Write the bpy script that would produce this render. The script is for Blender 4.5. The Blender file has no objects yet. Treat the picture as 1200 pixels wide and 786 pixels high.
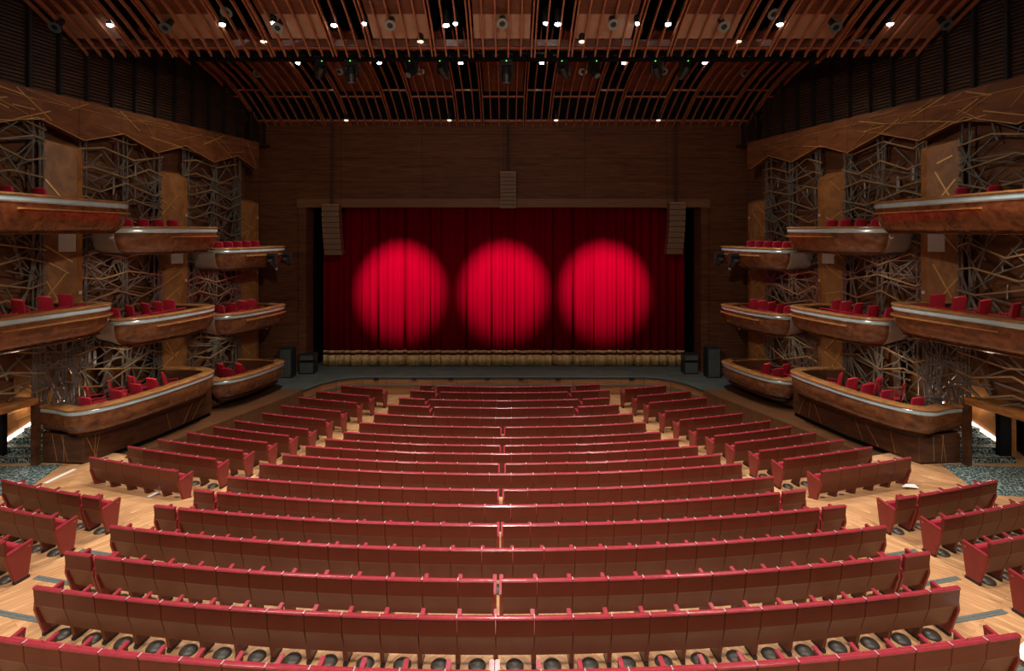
import bpy, bmesh, math, random
from mathutils import Vector
random.seed(7)
sc = bpy.context.scene
COL = sc.collection
CX, CZ = 0.14, 6.84          # camera x and height above the stage floor
PX, PY, F = 593.5, 270.0, 640.0

def at(px, py, d):
    """point at depth d seen at a photo pixel"""
    return Vector(((px-PX)*d/F + CX, d, (PY-py)*d/F + CZ))

# ------------------------------------------------------------------ materials
def nt(name):
    m = bpy.data.materials.new(name); m.use_nodes = True
    t = m.node_tree; t.nodes.clear()
    o = t.nodes.new('ShaderNodeOutputMaterial'); b = t.nodes.new('ShaderNodeBsdfPrincipled')
    t.links.new(b.outputs[0], o.inputs[0])
    return m, t, b

def plain(name, col, rough=0.5, metal=0.0, spec=0.5, noise=0.0, scale=8, coat=0.0, sheen=0.0):
    m, t, b = nt(name)
    b.inputs['Roughness'].default_value = rough; b.inputs['Metallic'].default_value = metal
    b.inputs['Specular IOR Level'].default_value = spec
    b.inputs['Coat Weight'].default_value = coat; b.inputs['Coat Roughness'].default_value = .15
    if sheen:
        b.inputs['Sheen Weight'].default_value = sheen
    if noise:
        tc = t.nodes.new('ShaderNodeTexCoord'); n = t.nodes.new('ShaderNodeTexNoise')
        n.inputs['Scale'].default_value = scale; n.inputs['Detail'].default_value = 4
        r = t.nodes.new('ShaderNodeValToRGB')
        r.color_ramp.elements[0].position = .3; r.color_ramp.elements[1].position = .7
        r.color_ramp.elements[0].color = [c*(1-noise) for c in col]+[1]
        r.color_ramp.elements[1].color = [min(1, c*(1+noise)) for c in col]+[1]
        t.links.new(tc.outputs['Object'], n.inputs['Vector']); t.links.new(n.outputs['Fac'], r.inputs[0])
        t.links.new(r.outputs[0], b.inputs['Base Color'])
    else:
        b.inputs['Base Color'].default_value = list(col)+[1]
    return m

def veneer(name, dark, light, scale=(1.2, 1.2, 9), rough=.3, coat=.4, seams=None, burl=0.0, spec=.5):
    m, t, b = nt(name)
    N = t.nodes.new; L = t.links.new
    tc = N('ShaderNodeTexCoord'); mp = N('ShaderNodeMapping'); mp.inputs['Scale'].default_value = scale
    L(tc.outputs['Object'], mp.inputs['Vector'])
    n = N('ShaderNodeTexNoise'); n.inputs['Scale'].default_value = 1.6; n.inputs['Detail'].default_value = 6
    n.inputs['Distortion'].default_value = 1.2+burl
    L(mp.outputs[0], n.inputs['Vector'])
    r = N('ShaderNodeValToRGB'); r.color_ramp.elements[0].position = .32; r.color_ramp.elements[1].position = .68
    r.color_ramp.elements[0].color = list(dark)+[1]; r.color_ramp.elements[1].color = list(light)+[1]
    L(n.outputs['Fac'], r.inputs[0]); out = r.outputs[0]
    if seams:
        sw, sh, ax = seams
        sp = N('ShaderNodeSeparateXYZ'); L(tc.outputs['Object'], sp.inputs[0])
        cb = N('ShaderNodeCombineXYZ'); L(sp.outputs[ax], cb.inputs[0]); L(sp.outputs[2], cb.inputs[1])
        br = N('ShaderNodeTexBrick'); br.inputs['Scale'].default_value = 1
        br.inputs['Brick Width'].default_value = sw; br.inputs['Row Height'].default_value = sh
        br.inputs['Mortar Size'].default_value = .012; br.offset = 0
        br.inputs['Color1'].default_value = (.85, .85, .85, 1); br.inputs['Color2'].default_value = (1, 1, 1, 1)
        br.inputs['Mortar'].default_value = (.35, .35, .35, 1)
        L(cb.outputs[0], br.inputs['Vector'])
        mx = N('ShaderNodeMix'); mx.data_type = 'RGBA'; mx.blend_type = 'MULTIPLY'; mx.inputs[0].default_value = 1
        L(out, mx.inputs[6]); L(br.outputs['Color'], mx.inputs[7]); out = mx.outputs[2]
    L(out, b.inputs['Base Color'])
    b.inputs['Roughness'].default_value = rough; b.inputs['Coat Weight'].default_value = coat
    b.inputs['Coat Roughness'].default_value = .12; b.inputs['Specular IOR Level'].default_value = spec
    return m

def planks():
    m, t, b = nt('oak_planks'); N = t.nodes.new; L = t.links.new
    tc = N('ShaderNodeTexCoord'); sp = N('ShaderNodeSeparateXYZ'); L(tc.outputs['Object'], sp.inputs[0])
    ab = N('ShaderNodeMath'); ab.operation = 'ABSOLUTE'; L(sp.outputs[0], ab.inputs[0])
    cb = N('ShaderNodeCombineXYZ'); L(ab.outputs[0], cb.inputs[0]); L(sp.outputs[1], cb.inputs[1])
    mp = N('ShaderNodeMapping'); mp.inputs['Rotation'].default_value = (0, 0, math.radians(-125)); L(cb.outputs[0], mp.inputs[0])
    br = N('ShaderNodeTexBrick'); br.inputs['Scale'].default_value = 1; br.inputs['Brick Width'].default_value = 1.4
    br.inputs['Row Height'].default_value = .12; br.inputs['Mortar Size'].default_value = .003
    br.inputs['Color1'].default_value = (.40, .205, .092, 1); br.inputs['Color2'].default_value = (.54, .30, .145, 1)
    br.inputs['Mortar'].default_value = (.2, .1, .045, 1); L(mp.outputs[0], br.inputs['Vector'])
    m2 = N('ShaderNodeMapping'); m2.inputs['Scale'].default_value = (1.5, 26, 1); L(mp.outputs[0], m2.inputs[0])
    n = N('ShaderNodeTexNoise'); n.inputs['Scale'].default_value = 1.5; n.inputs['Detail'].default_value = 6; L(m2.outputs[0], n.inputs[0])
    r = N('ShaderNodeValToRGB'); r.color_ramp.elements[0].color = (.62, .56, .5, 1); r.color_ramp.elements[1].color = (1.15, 1.15, 1.15, 1)
    r.color_ramp.elements[0].position = .3; r.color_ramp.elements[1].position = .65
    L(n.outputs['Fac'], r.inputs[0])
    mx = N('ShaderNodeMix'); mx.data_type = 'RGBA'; mx.blend_type = 'MULTIPLY'; mx.inputs[0].default_value = 1
    L(br.outputs['Color'], mx.inputs[6]); L(r.outputs[0], mx.inputs[7]); L(mx.outputs[2], b.inputs['Base Color'])
    b.inputs['Roughness'].default_value = .42
    return m

def carpet():
    m, t, b = nt('patterned_carpet'); N = t.nodes.new; L = t.links.new
    tc = N('ShaderNodeTexCoord')
    n = N('ShaderNodeTexNoise'); n.inputs['Scale'].default_value = 3; n.inputs['Detail'].default_value = 2
    L(tc.outputs['Object'], n.inputs[0])
    mx0 = N('ShaderNodeMix'); mx0.data_type = 'RGBA'; mx0.inputs[0].default_value = .16
    L(tc.outputs['Object'], mx0.inputs[6]); L(n.outputs['Color'], mx0.inputs[7])
    v = N('ShaderNodeTexVoronoi'); v.feature = 'DISTANCE_TO_EDGE'; v.inputs['Scale'].default_value = 11
    L(mx0.outputs[2], v.inputs['Vector'])
    r = N('ShaderNodeValToRGB'); r.color_ramp.elements[0].position = .03; r.color_ramp.elements[1].position = .085
    r.color_ramp.elements[0].color = (.30, .35, .33, 1); r.color_ramp.elements[1].color = (.028, .055, .055, 1)
    L(v.outputs[0], r.inputs[0]); L(r.outputs[0], b.inputs['Base Color']); b.inputs['Roughness'].default_value = .95
    b.inputs['Specular IOR Level'].default_value = .1
    return m

def emis(name, col, s):
    m, t, b = nt(name)
    b.inputs['Base Color'].default_value = (0, 0, 0, 1)
    b.inputs['Emission Color'].default_value = list(col)+[1]; b.inputs['Emission Strength'].default_value = s
    return m

M = {
 'planks': planks(), 'carpet': carpet(),
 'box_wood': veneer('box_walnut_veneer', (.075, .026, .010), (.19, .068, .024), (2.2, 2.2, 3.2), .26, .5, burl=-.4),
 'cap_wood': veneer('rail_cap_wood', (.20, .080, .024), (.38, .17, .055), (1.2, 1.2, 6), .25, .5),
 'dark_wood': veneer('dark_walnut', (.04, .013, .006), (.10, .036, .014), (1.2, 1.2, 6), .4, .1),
 'wall_wood': veneer('wall_walnut', (.075, .025, .010), (.15, .053, .020), (.8, .8, 2.5), .45, .04, seams=(1.35, 30, 1), spec=.2),
 'pros_wood': veneer('proscenium_walnut', (.075, .026, .011), (.15, .057, .025), (.5, .5, 8), .5, .0, seams=(3.95, 1.15, 0), spec=.12),
 'lintel': veneer('lintel_wood', (.13, .055, .028), (.19, .085, .045), (.5, .5, 8), .5, .0, spec=.2),
 'back_wood': veneer('backing_walnut', (.07, .024, .009), (.14, .05, .018), (.8, .8, 2.5), .5, .0),
 'column_wood': veneer('column_walnut', (.15, .058, .016), (.26, .11, .034), (2, 2, 1.2), .4, .05, spec=.25),
 'lip_wood': veneer('pit_wall_wood', (.22, .09, .032), (.34, .15, .055), (.5, .5, 5), .45, .1, seams=(1.1, 20, 0)),
 'ledge_wood': veneer('ledge_wood', (.07, .028, .010), (.12, .050, .020), (.6, 6, .6), .4, .1),
 'slat_wood': veneer('slat_wood', (.24, .080, .036), (.36, .13, .065), (3, 1, 3), .38, .2),
 'board_wood': veneer('reflector_board', (.08, .024, .012), (.13, .042, .021), (1, 3, 1), .5, .0),
 'beige_board': plain('beige_board', (.36, .22, .15), .6, noise=.15, scale=2),
 'bronze': plain('bronze_lattice', (.17, .155, .135), .33, .5, noise=.3, scale=3),
 'brass': plain('brass_bar', (.34, .23, .12), .35, .5, noise=.2, scale=3),
 'glint': plain('pale_glint', (.72, .60, .60), .3, .6),
 'gold': plain('gold_inlay', (.55, .30, .10), .3, .6),
 'band': plain('pewter_band', (.52, .64, .66), .22, .35, noise=.12, scale=3),
 'grey': plain('grey_plaster', (.50, .46, .42), .8, noise=.05),
 'pale': plain('pale_board', (.42, .38, .36), .7, noise=.05),
 'shell': None,
 'red': plain('red_leather', (.25, .021, .032), .27, coat=1.0, noise=.10, scale=14),
 'seat_red': plain('red_seat_fabric', (.30, .011, .024), .7, noise=.12, scale=25),
 'panel_red': plain('red_end_panel', (.185, .018, .014), .42, coat=.15, noise=.08, scale=10),
 'chair_red': plain('red_upholstery', (.42, .013, .034), .6, noise=.12, scale=18),
 'black': plain('black_rubber', (.012, .012, .012), .6),
 'black_metal': plain('black_metal', (.018, .02, .022), .4, .3),
 'vent': plain('vent_dome', (.055, .045, .035), .45, .3, noise=.3, scale=20),
 'void': plain('void_black', (.006, .006, .007), .9, spec=.1),
 'louvre': plain('louvre_brown', (.010, .005, .0045), .6, noise=.1),
 'stage': plain('stage_grey', (.045, .052, .045), .7, noise=.25, scale=1.5),
 'chrome': plain('chrome', (.7, .7, .7), .15, 1.0),
 'strip': plain('step_strip', (.10, .12, .115), .5, .2, noise=.2, scale=30),
 'speaker': plain('brown_grille', (.14, .078, .042), .6, noise=.1),
 'speaker_edge': plain('orange_brown_trim', (.25, .12, .05), .5),
 'gold_fringe': plain('gold_fringe', (.42, .26, .10), .55, .2, noise=.35, scale=9),
 'white': plain('white_tape', (.75, .73, .70), .6),
 'lamp': emis('cool_lamp', (.80, .95, 1.0), 45),
 'lamp_warm': emis('warm_lamp', (1.0, .72, .52), 1.6),
 'led_green': emis('green_led', (.2, 1, .1), 3),
 'strip_light': emis('stair_strip_light', (1.0, .82, .66), 7),
 'ring': plain('lamp_ring', (.20, .27, .29), .35, .6),
}
def shell_mat():
    m, t, b = nt('brown_red_seat_shell'); N = t.nodes.new; L = t.links.new
    tc = N('ShaderNodeTexCoord'); n = N('ShaderNodeTexNoise'); n.inputs['Scale'].default_value = 3; L(tc.outputs['Object'], n.inputs[0])
    r = N('ShaderNodeValToRGB'); r.color_ramp.elements[0].color = (.080, .0115, .0055, 1); r.color_ramp.elements[1].color = (.115, .018, .008, 1)
    L(n.outputs['Fac'], r.inputs[0]); L(r.outputs[0], b.inputs['Base Color'])
    b.inputs['Roughness'].default_value = .34; b.inputs['Specular IOR Level'].default_value = .38
    b.inputs['Coat Weight'].default_value = .12; b.inputs['Coat Roughness'].default_value = .25
    return m
M['shell'] = shell_mat()
def velvet():
    m, t, b = nt('crimson_velvet'); N = t.nodes.new; L = t.links.new
    tc = N('ShaderNodeTexCoord'); mp = N('ShaderNodeMapping'); mp.inputs['Scale'].default_value = (5, 5, .12); L(tc.outputs['Object'], mp.inputs[0])
    n = N('ShaderNodeTexNoise'); n.inputs['Scale'].default_value = 1.4; L(mp.outputs[0], n.inputs[0])
    r = N('ShaderNodeValToRGB'); r.color_ramp.elements[0].color = (.15, .0001, .0062, 1); r.color_ramp.elements[1].color = (.21, .0001, .0088, 1)
    L(n.outputs['Fac'], r.inputs[0]); L(r.outputs[0], b.inputs['Base Color'])
    b.inputs['Roughness'].default_value = .9; b.inputs['Specular IOR Level'].default_value = .0
    return m
M['velvet'] = velvet()

# ------------------------------------------------------------------ mesh helpers
class MB:
    def __init__(s): s.v = []; s.f = []
    def add(s, vs, fs):
        o = len(s.v); s.v += [tuple(v) for v in vs]; s.f += [[i+o for i in f] for f in fs]; return s
    def box(s, c, d, R=None):
        x, y, z = [k/2 for k in d]
        vs = [Vector((a*x, b*y, e*z)) for a in (-1, 1) for b in (-1, 1) for e in (-1, 1)]
        if R is not None: vs = [R @ v for v in vs]
        c = Vector(c); vs = [v+c for v in vs]
        return s.add(vs, [(0, 1, 3, 2), (4, 6, 7, 5), (0, 4, 5, 1), (2, 3, 7, 6), (0, 2, 6, 4), (1, 5, 7, 3)])
    def b2(s, a, b):
        return s.box([(p+q)/2 for p, q in zip(a, b)], [abs(q-p) for p, q in zip(a, b)])
    def bar(s, p, q, w, h, up=(0, 0, 1)):
        p = Vector(p); q = Vector(q); d = (q-p)
        if d.length < 1e-5: return s
        d.normalize(); u = Vector(up); x = d.cross(u)
        if x.length < 1e-4: x = d.cross(Vector((1, 0, 0)))
        x.normalize(); u = x.cross(d)
        vs = [c + x*(a*w/2) + u*(b*h/2) for c in (p, q) for a, b in ((-1, -1), (1, -1), (1, 1), (-1, 1))]
        return s.add(vs, [(0, 1, 2, 3), (7, 6, 5, 4), (0, 4, 5, 1), (1, 5, 6, 2), (2, 6, 7, 3), (3, 7, 4, 0)])
    def tube(s, p, q, r0, r1=None, n=12):
        r1 = r0 if r1 is None else r1
        p = Vector(p); q = Vector(q); d = (q-p).normalized()
        x = d.cross(Vector((0, 0, 1)));
        if x.length < 1e-3: x = Vector((1, 0, 0))
        x.normalize(); y = d.cross(x)
        vs = []
        for c, r in ((p, r0), (q, r1)):
            vs += [c + x*(r*math.cos(2*math.pi*i/n)) + y*(r*math.sin(2*math.pi*i/n)) for i in range(n)]
        fs = [(i, (i+1) % n, n+(i+1) % n, n+i) for i in range(n)] + [tuple(range(n))[::-1], tuple(range(n, 2*n))]
        return s.add(vs, fs)
    def lathe(s, prof, n=16, c=(0, 0, 0)):
        vs = []
        for r, z in prof:
            vs += [(c[0]+r*math.cos(2*math.pi*i/n), c[1]+r*math.sin(2*math.pi*i/n), c[2]+z) for i in range(n)]
        fs = []
        for k in range(len(prof)-1):
            fs += [(k*n+i, k*n+(i+1) % n, (k+1)*n+(i+1) % n, (k+1)*n+i) for i in range(n)]
        fs += [tuple(range(n))[::-1], tuple(range((len(prof)-1)*n, len(prof)*n))]
        return s.add(vs, fs)
    def prism(s, poly, axis, a, b):
        """poly in the two other axes, extruded along axis from a to b"""
        def pt(p, t):
            if axis == 0: return (t, p[0], p[1])
            if axis == 1: return (p[0], t, p[1])
            return (p[0], p[1], t)
        n = len(poly); vs = [pt(p, a) for p in poly]+[pt(p, b) for p in poly]
        fs = [tuple(range(n))[::-1], tuple(range(n, 2*n))]+[(i, (i+1) % n, n+(i+1) % n, n+i) for i in range(n)]
        return s.add(vs, fs)
    def mesh(s, name, mat, smooth=False, bevel=0, seg=2):
        me = bpy.data.meshes.new(name); me.from_pydata(s.v, [], s.f)
        bm = bmesh.new(); bm.from_mesh(me)
        if bevel:
            es = [e for e in bm.edges if len(e.link_faces) == 2 and e.calc_face_angle(0) > .5]
            bmesh.ops.bevel(bm, geom=es, offset=bevel, segments=seg, affect='EDGES', clamp_overlap=True)
        bmesh.ops.recalc_face_normals(bm, faces=bm.faces)
        bm.to_mesh(me); bm.free()
        me.materials.append(mat)
        if smooth:
            for p in me.polygons: p.use_smooth = True
            me.set_sharp_from_angle(angle=math.radians(40))
        return me
    def obj(s, name, mat, parent=None, loc=None, **k):
        return mk(name, s.mesh(name, mat, **k), parent, loc)

def mk(name, data, parent=None, loc=None):
    o = bpy.data.objects.new(name, data); COL.objects.link(o)
    if parent is not None: o.parent = parent
    if loc is not None: o.location = loc
    return o
def tag(o, label=None, cat=None, group=None, kind=None):
    if label: o['label'] = label
    if cat: o['category'] = cat
    if group: o['group'] = group
    if kind: o['kind'] = kind
    return o
def struct(o, label=None, cat=None):
    o['kind'] = 'structure'
    if label: o['label'] = label
    if cat: o['category'] = cat
    return o
def thing(name, label, cat, loc=(0, 0, 0), rz=0, group=None):
    o = mk(name, None, None, loc); o.rotation_euler.z = rz; o.empty_display_size = .2
    return tag(o, label, cat, group)
def part_at(mb, name, mat, root, label=None, **k):
    """part given in world coordinates, root has only a location"""
    l = Vector(root.location)
    mb.v = [tuple(Vector(v)-l) for v in mb.v]
    o = mb.obj(name, mat, root, **k)
    if label: o['label'] = label
    return o
def copy_tree(o, parent=None):
    c = o.copy(); COL.objects.link(c); c.parent = parent
    for ch in list(o.children): copy_tree(ch, c)
    return c
ORD = ['zeroth', 'first', 'second', 'third', 'fourth', 'fifth', 'sixth', 'seventh', 'eighth', 'ninth', 'tenth', 'eleventh', 'twelfth',
       'thirteenth', 'fourteenth', 'fifteenth', 'sixteenth', 'seventeenth', 'eighteenth', 'nineteenth', 'twentieth']

# ------------------------------------------------------------------ stalls layout: rows on circles round (0, YC)
YC = 47.0; W = .567
ROWY = {1: 452.7, 2: 459.7, 3: 468.8, 4: 477.5, 5: 488.9, 6: 499.9, 7: 512.1, 8: 521.3, 9: 531, 10: 542.6, 11: 554.7, 12: 573,
        13: 591.7, 14: 614, 15: 643, 16: 679, 17: 723, 18: 788}
D = {i: 6.85+(18-i) for i in ROWY}
R = {i: YC-D[i] for i in ROWY}
FZ = {i: CZ-(ROWY[i]-PY)*D[i]/F-.90 for i in ROWY}
def ray_circle(px, r):
    """bearing on the circle of radius r (about the stage centre) of the point seen at column px"""
    k = (px-PX)/F
    a = 1+k*k; b = 2*(k*CX-YC); c = CX*CX+YC*YC-r*r
    y = (-b-math.sqrt(b*b-4*a*c))/(2*a)
    return math.atan2(k*y+CX, YC-y)
def pol(r, th, z=0): return Vector((r*math.sin(th), YC-r*math.cos(th), z))

SEG = {
 1: [(491.8, 505.8), (512, 669), (675, 703.2)], 2: [(480.6, 510), (516, 665), (670, 714.7)],
 3: [(467.3, 497.8), (503.6, 677.5), (683, 713.5)], 4: [(454.5, 502.8), (508.6, 672), (678, 725.8)],
 5: [(437.7, 742.3)], 6: [(420.6, 586.5), (592, 757.3)], 7: [(402, 775)], 8: [(380.7, 585.5), (591.5, 796)],
 9: [(357.8, 818.4)], 10: [(330.5, 584), (592.5, 845)], 11: [(303.1, 870)], 12: [(265.5, 583), (590.5, 907.3)],
 13: [(226, 249.3), (253.5, 914.5), (917.5, 945)], 14: [(179.7, 204.3), (208, 583), (589, 961), (965, 992.3)], 15: [(128, 1039.5)],
 16: [(74.8, 106), (110, 578.8), (587.5, 1056), (1060.5, 1091)], 17: [(38, 1126)], 18: [(-15, 575), (582.5, 1197)]}
SIDE = {2: (399.2, 448), 3: (370, 432.3), 4: (350, 417.6), 5: (329.8, 398.8), 6: (306.9, 381.4), 7: (274.8, 360.6), 8: (249.4, 337.8),
        9: (218.5, 312.6), 10: (184.4, 284), 11: (149.1, 252.8), 12: (104.2, 207.6)}
SIDER = {2: (732.8, 781.2), 3: (747, 810), 4: (761, 829), 5: (780, 850), 6: (797, 870.7), 7: (817, 902.7), 8: (837.7, 927.7),
         9: (862, 957), 10: (890.7, 989.5), 11: (919.5, 1022.8), 12: (963.6, 1068.6)}
BACK = {14: [(.7, 91.5), (95, 116.2)], 15: [(-62, 61.6)], 16: [(-75, 3.5)]}
BACKR = {14: [(1052, 1075), (1079, 1169.5)], 15: [(1106.5, 1250)], 16: [(1161, 1275)], 17: [(1222, 1320)]}

# ---- seat meshes (local: x along row, +y to the stage, origin on the floor under the back's top)
def seat_meshes():
    g = {}
    w = W/2-.004
    b = MB(); pr = [(0, .865), (.022, .60), (.036, .57), (.15, .235), (.19, .25), (.085, .60), (.055, .865)]
    b.prism(pr, 0, -w, w); g['backrest'] = b.mesh('backrest', M['shell'], bevel=.008, seg=1)
    b = MB(); b.prism([(-.010, .852), (.07, .850), (.076, .862), (.064, .886), (.03, .896), (-.002, .888), (-.014, .868)], 0, -w, w)
    g['rim'] = b.mesh('back_rim', M['red'], smooth=True, bevel=.009)
    b = MB(); b.prism([(.17, .36), (.26, .33), (.335, .62), (.33, .675), (.29, .695), (.25, .67)], 0, -w+.03, w-.03)
    g['cushion'] = b.mesh('seat_cushion', M['seat_red'], smooth=True, bevel=.012)
    b = MB(); b.prism([(.055, .60), (.46, .655), (.40, .05), (.19, .05)], 0, -.034, .034); g['panel'] = b.mesh('side_panel', M['shell'], bevel=.006, seg=1)
    b = MB(); b.prism([(.04, .62), (.50, .68), (.41, .05), (.17, .05), (.03, .5)], 0, -.03, .03); g['end_panel'] = b.mesh('end_panel', M['panel_red'], bevel=.008)
    b = MB(); b.prism([(.05, .60), (.49, .662), (.49, .69), (.04, .632)], 0, -.033, .033); g['arm'] = b.mesh('armrest', M['red'], bevel=.008)
    b = MB(); b.prism([(.17, .0), (.43, .0), (.43, .05), (.17, .05)], 0, -.03, .03); g['foot'] = b.mesh('foot_plate', M['black'])
    b = MB(); b.box((0, .0065, .80), (.10, .006, .014)); b.box((0, .006, .81), (.03, .006, .014)); g['plate'] = b.mesh('number_plate', M['dark_wood'])
    b = MB()
    for q in (-1, 1):
        for dy in (.405, .43): b.box((q*.0315, dy, .60), (.003, .007, .03))
        b.box((q*.0315, .4175, .606), (.003, .02, .006))
    g['mark'] = b.mesh('row_mark', M['gold'])
    b = MB(); b.box((0, .028, .893), (.016, .075, .012)); g['glint'] = b.mesh('joint_glint', M['glint'], bevel=.003, seg=1)  # pale bar put in to imitate the glint at each seat joint
    return g
SM = seat_meshes()
def protoseat(name, left_end, right_end):
    t = thing(name, 'seat', 'theatre seat', (0, 0, -50))
    mk('backrest', SM['backrest'], t); mk('back_rim', SM['rim'], t); mk('seat_cushion', SM['cushion'], t); mk('number_plate', SM['plate'], t)
    def div(x, end):
        if end: mk('row_mark', SM['mark'], t, (x, 0, 0))
        p = mk('end_panel' if end else 'side_panel', SM['end_panel' if end else 'panel'], t, (x, 0, 0))
        mk('armrest', SM['arm'], t, (x, 0, 0)); mk('foot_plate', SM['foot'], p)
    div(-W/2, left_end)
    if not left_end: mk('joint_glint', SM['glint'], t, (-W/2, 0, 0))
    if right_end: div(W/2, True)
    return t
# gather all seat places
seats = []   # (row, block, theta, pitch, leftend, rightend, index, n)
def lay(row, segs, block):
    r = R[row]; out = []
    for (a, b) in segs:
        t0, t1 = ray_circle(a, r), ray_circle(b, r); n = max(1, round((t1-t0)*r/W)); st = (t1-t0)/n
        for k in range(n): out.append([row, block, t0+(k+.5)*st, st*r, k == 0, k == n-1])
    N = len(out)
    for k, s in enumerate(out): seats.append(s+[k, N])
for i in SEG: lay(i, SEG[i], 'centre')
for i in SIDE: lay(i, [SIDE[i]], 'left')
for i in SIDER: lay(i, [SIDER[i]], 'right')
for i in BACK: lay(i, BACK[i], 'left')
for i in BACKR: lay(i, BACKR[i], 'right')
for s in seats: s.append((pol(R[s[0]], s[2], FZ[s[0]]+.5)-Vector((CX, 0, CZ))).length)
def inframe(s):
    p = pol(R[s[0]], s[2]); x = PX+(p.x-CX)*F/p.y
    return -25 < x < 1262
seats = [s for s in seats if inframe(s)]
seats.sort(key=lambda s: s[-1])
near, far = seats[:300], seats[300:]
protos = {}
ROWNAME = {18: 'nearest', 17: 'second nearest', 16: 'third nearest', 15: 'fourth nearest', 14: 'fifth nearest', 13: 'sixth nearest',
           12: 'seventh nearest', 11: 'eighth nearest', 10: 'ninth nearest', 9: 'tenth nearest', 8: 'eleventh nearest', 7: 'twelfth nearest', 6: 'thirteenth nearest'}
siderows = {'left': sorted({s[0] for s in seats if s[1] == 'left'}, reverse=True), 'right': sorted({s[0] for s in seats if s[1] == 'right'}, reverse=True)}
for row, block, th, pitch, le, re_, k, N, dist in near:
    key = (le, re_)
    if key not in protos: o = protos[key] = protoseat('theatre_seat', le, re_)
    else: o = copy_tree(protos[key])
    o.location = pol(R[row], th, FZ[row]); o.rotation_euler.z = th; o.scale.x = pitch/W
    if block == 'centre':
        rn = ROWNAME[row]
        if k < N/2: lab = f'red and brown theatre seat, {ORD[k+1]} from the left aisle in the {rn} centre-block row'
        else: lab = f'red and brown theatre seat, {ORD[N-k]} from the right aisle in the {rn} centre-block row'
    else:
        q = siderows[block].index(row); rn = 'nearest' if q == 0 else ORD[q+1]+' nearest'
        j = N-k if block == 'left' else k+1
        lab = f'red and brown theatre seat, {ORD[j]} from the aisle in the {rn} {block}-hand side row'
    o['label'] = lab; o['group'] = 'theatre seats in the stalls'
fb = {'shell': MB(), 'red': MB(), 'fabric': MB(), 'endp': MB(), 'foot': MB(), 'glint': MB()}
def inst(mb, me, row, th, pitch, dx=0):
    p = pol(R[row], th, FZ[row]); c, s_ = math.cos(th), math.sin(th); vs = []
    for v in me.vertices:
        x = (v.co.x+dx)*pitch/W; y = v.co.y
        vs.append((p.x+x*c-y*s_, p.y+x*s_+y*c, p.z+v.co.z))
    mb.add(vs, [tuple(f.vertices) for f in me.polygons])
for row, block, th, pitch, le, re_, k, N, dist in far:
    inst(fb['shell'], SM['backrest'], row, th, pitch); inst(fb['red'], SM['rim'], row, th, pitch); inst(fb['fabric'], SM['cushion'], row, th, pitch)
    if not le: inst(fb['glint'], SM['glint'], row, th, pitch, -W/2)
    for x, e, on in ((-W/2, le, True), (W/2, True, re_)):
        if on:
            inst(fb['endp' if e else 'shell'], SM['end_panel' if e else 'panel'], row, th, pitch, x)
            inst(fb['red'], SM['arm'], row, th, pitch, x); inst(fb['foot'], SM['foot'], row, th, pitch, x)
# one object, several materials
me = bpy.data.meshes.new('distant_theatre_seats'); V = []; FF = []; MI = []
for q, key in enumerate(fb):
    o_ = len(V); V += fb[key].v; FF += [[i+o_ for i in f] for f in fb[key].f]; MI += [q]*len(fb[key].f)
me.from_pydata(V, [], FF)
for mm in ('shell', 'red', 'seat_red', 'panel_red', 'black', 'glint'): me.materials.append(M[mm])
me.polygons.foreach_set('material_index', MI); me.update()
tag(mk('distant_theatre_seats', me), 'short rows of red topped theatre seats closest to the stage, beyond the counted rows', 'theatre seat', 'theatre seats in the stalls', 'stuff')

# ---- vent domes under the seats
vm = MB().lathe([(.135, 0), (.13, .022), (.10, .05), (.05, .066), (.015, .07)], 18).mesh('floor_vent', M['vent'], smooth=True)
for row, block, th, pitch, le, re_, k, N, dist in near:
    ok = (block == 'centre' and row in (15, 16, 17, 18)) or (block != 'centre' and row in (14, 15, 16) ) or (block != 'centre' and row in (9, 10, 11, 12) and (N-k if block == 'left' else k+1) <= 2)
    if not ok: continue
    o = mk('floor_vent', vm); p = pol(R[row]-.24, th, FZ[row]); o.location = p
    if block == 'centre':
        rn = ROWNAME[row]
        wh = f'{ORD[k+1]} seat from the left aisle' if k < N/2 else f'{ORD[N-k]} seat from the right aisle'
        lab = f'dark domed floor vent under the {wh}, {rn} centre row'
    else:
        q = siderows[block].index(row); rn = 'nearest' if q == 0 else ORD[q+1]+' nearest'; j = N-k if block == 'left' else k+1
        lab = f'dark domed floor vent under the {ORD[j]} seat from the aisle, {rn} {block}-hand row'
    tag(o, lab, 'floor vent', 'domed floor vents under the seats')

# ------------------------------------------------------------------ floor of the stalls
def zstep(i): return FZ[max(1, min(18, i))]
rows = sorted(R)                                         # 1 (front) .. 18
b = MB(); nA = 48; A0, A1 = -math.radians(33), math.radians(33)
edges = [(18.6, zstep(1))]
for i in range(1, 19):
    rf = R[i]-.50; edges.append((rf, zstep(i-1) if i > 1 else zstep(1))); edges.append((rf, zstep(i)))
edges += [(R[18]+.5, zstep(18)), (R[18]+.5, zstep(18)+.1), (R[18]+1.5, zstep(18)+.1), (R[18]+1.5, zstep(18)+.22), (48, zstep(18)+.22)]
for k in range(nA+1):
    a = A0+(A1-A0)*k/nA
    for r, z in edges:
        if abs(a) > .215 and 34.6 < r < 35.7: z = FZ[14]
        if abs(a) > .358 and 32.4 < r < 34.7: z = FZ[14]
        b.v.append(tuple(pol(r, a, z)))
m_ = len(edges)
for k in range(nA):
    for j in range(m_-1): b.f.append([k*m_+j, k*m_+j+1, (k+1)*m_+j+1, (k+1)*m_+j])
struct(b.obj('floor', M['planks']), 'pale oak plank floor stepping down through the stalls aisles', 'floor')
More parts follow.
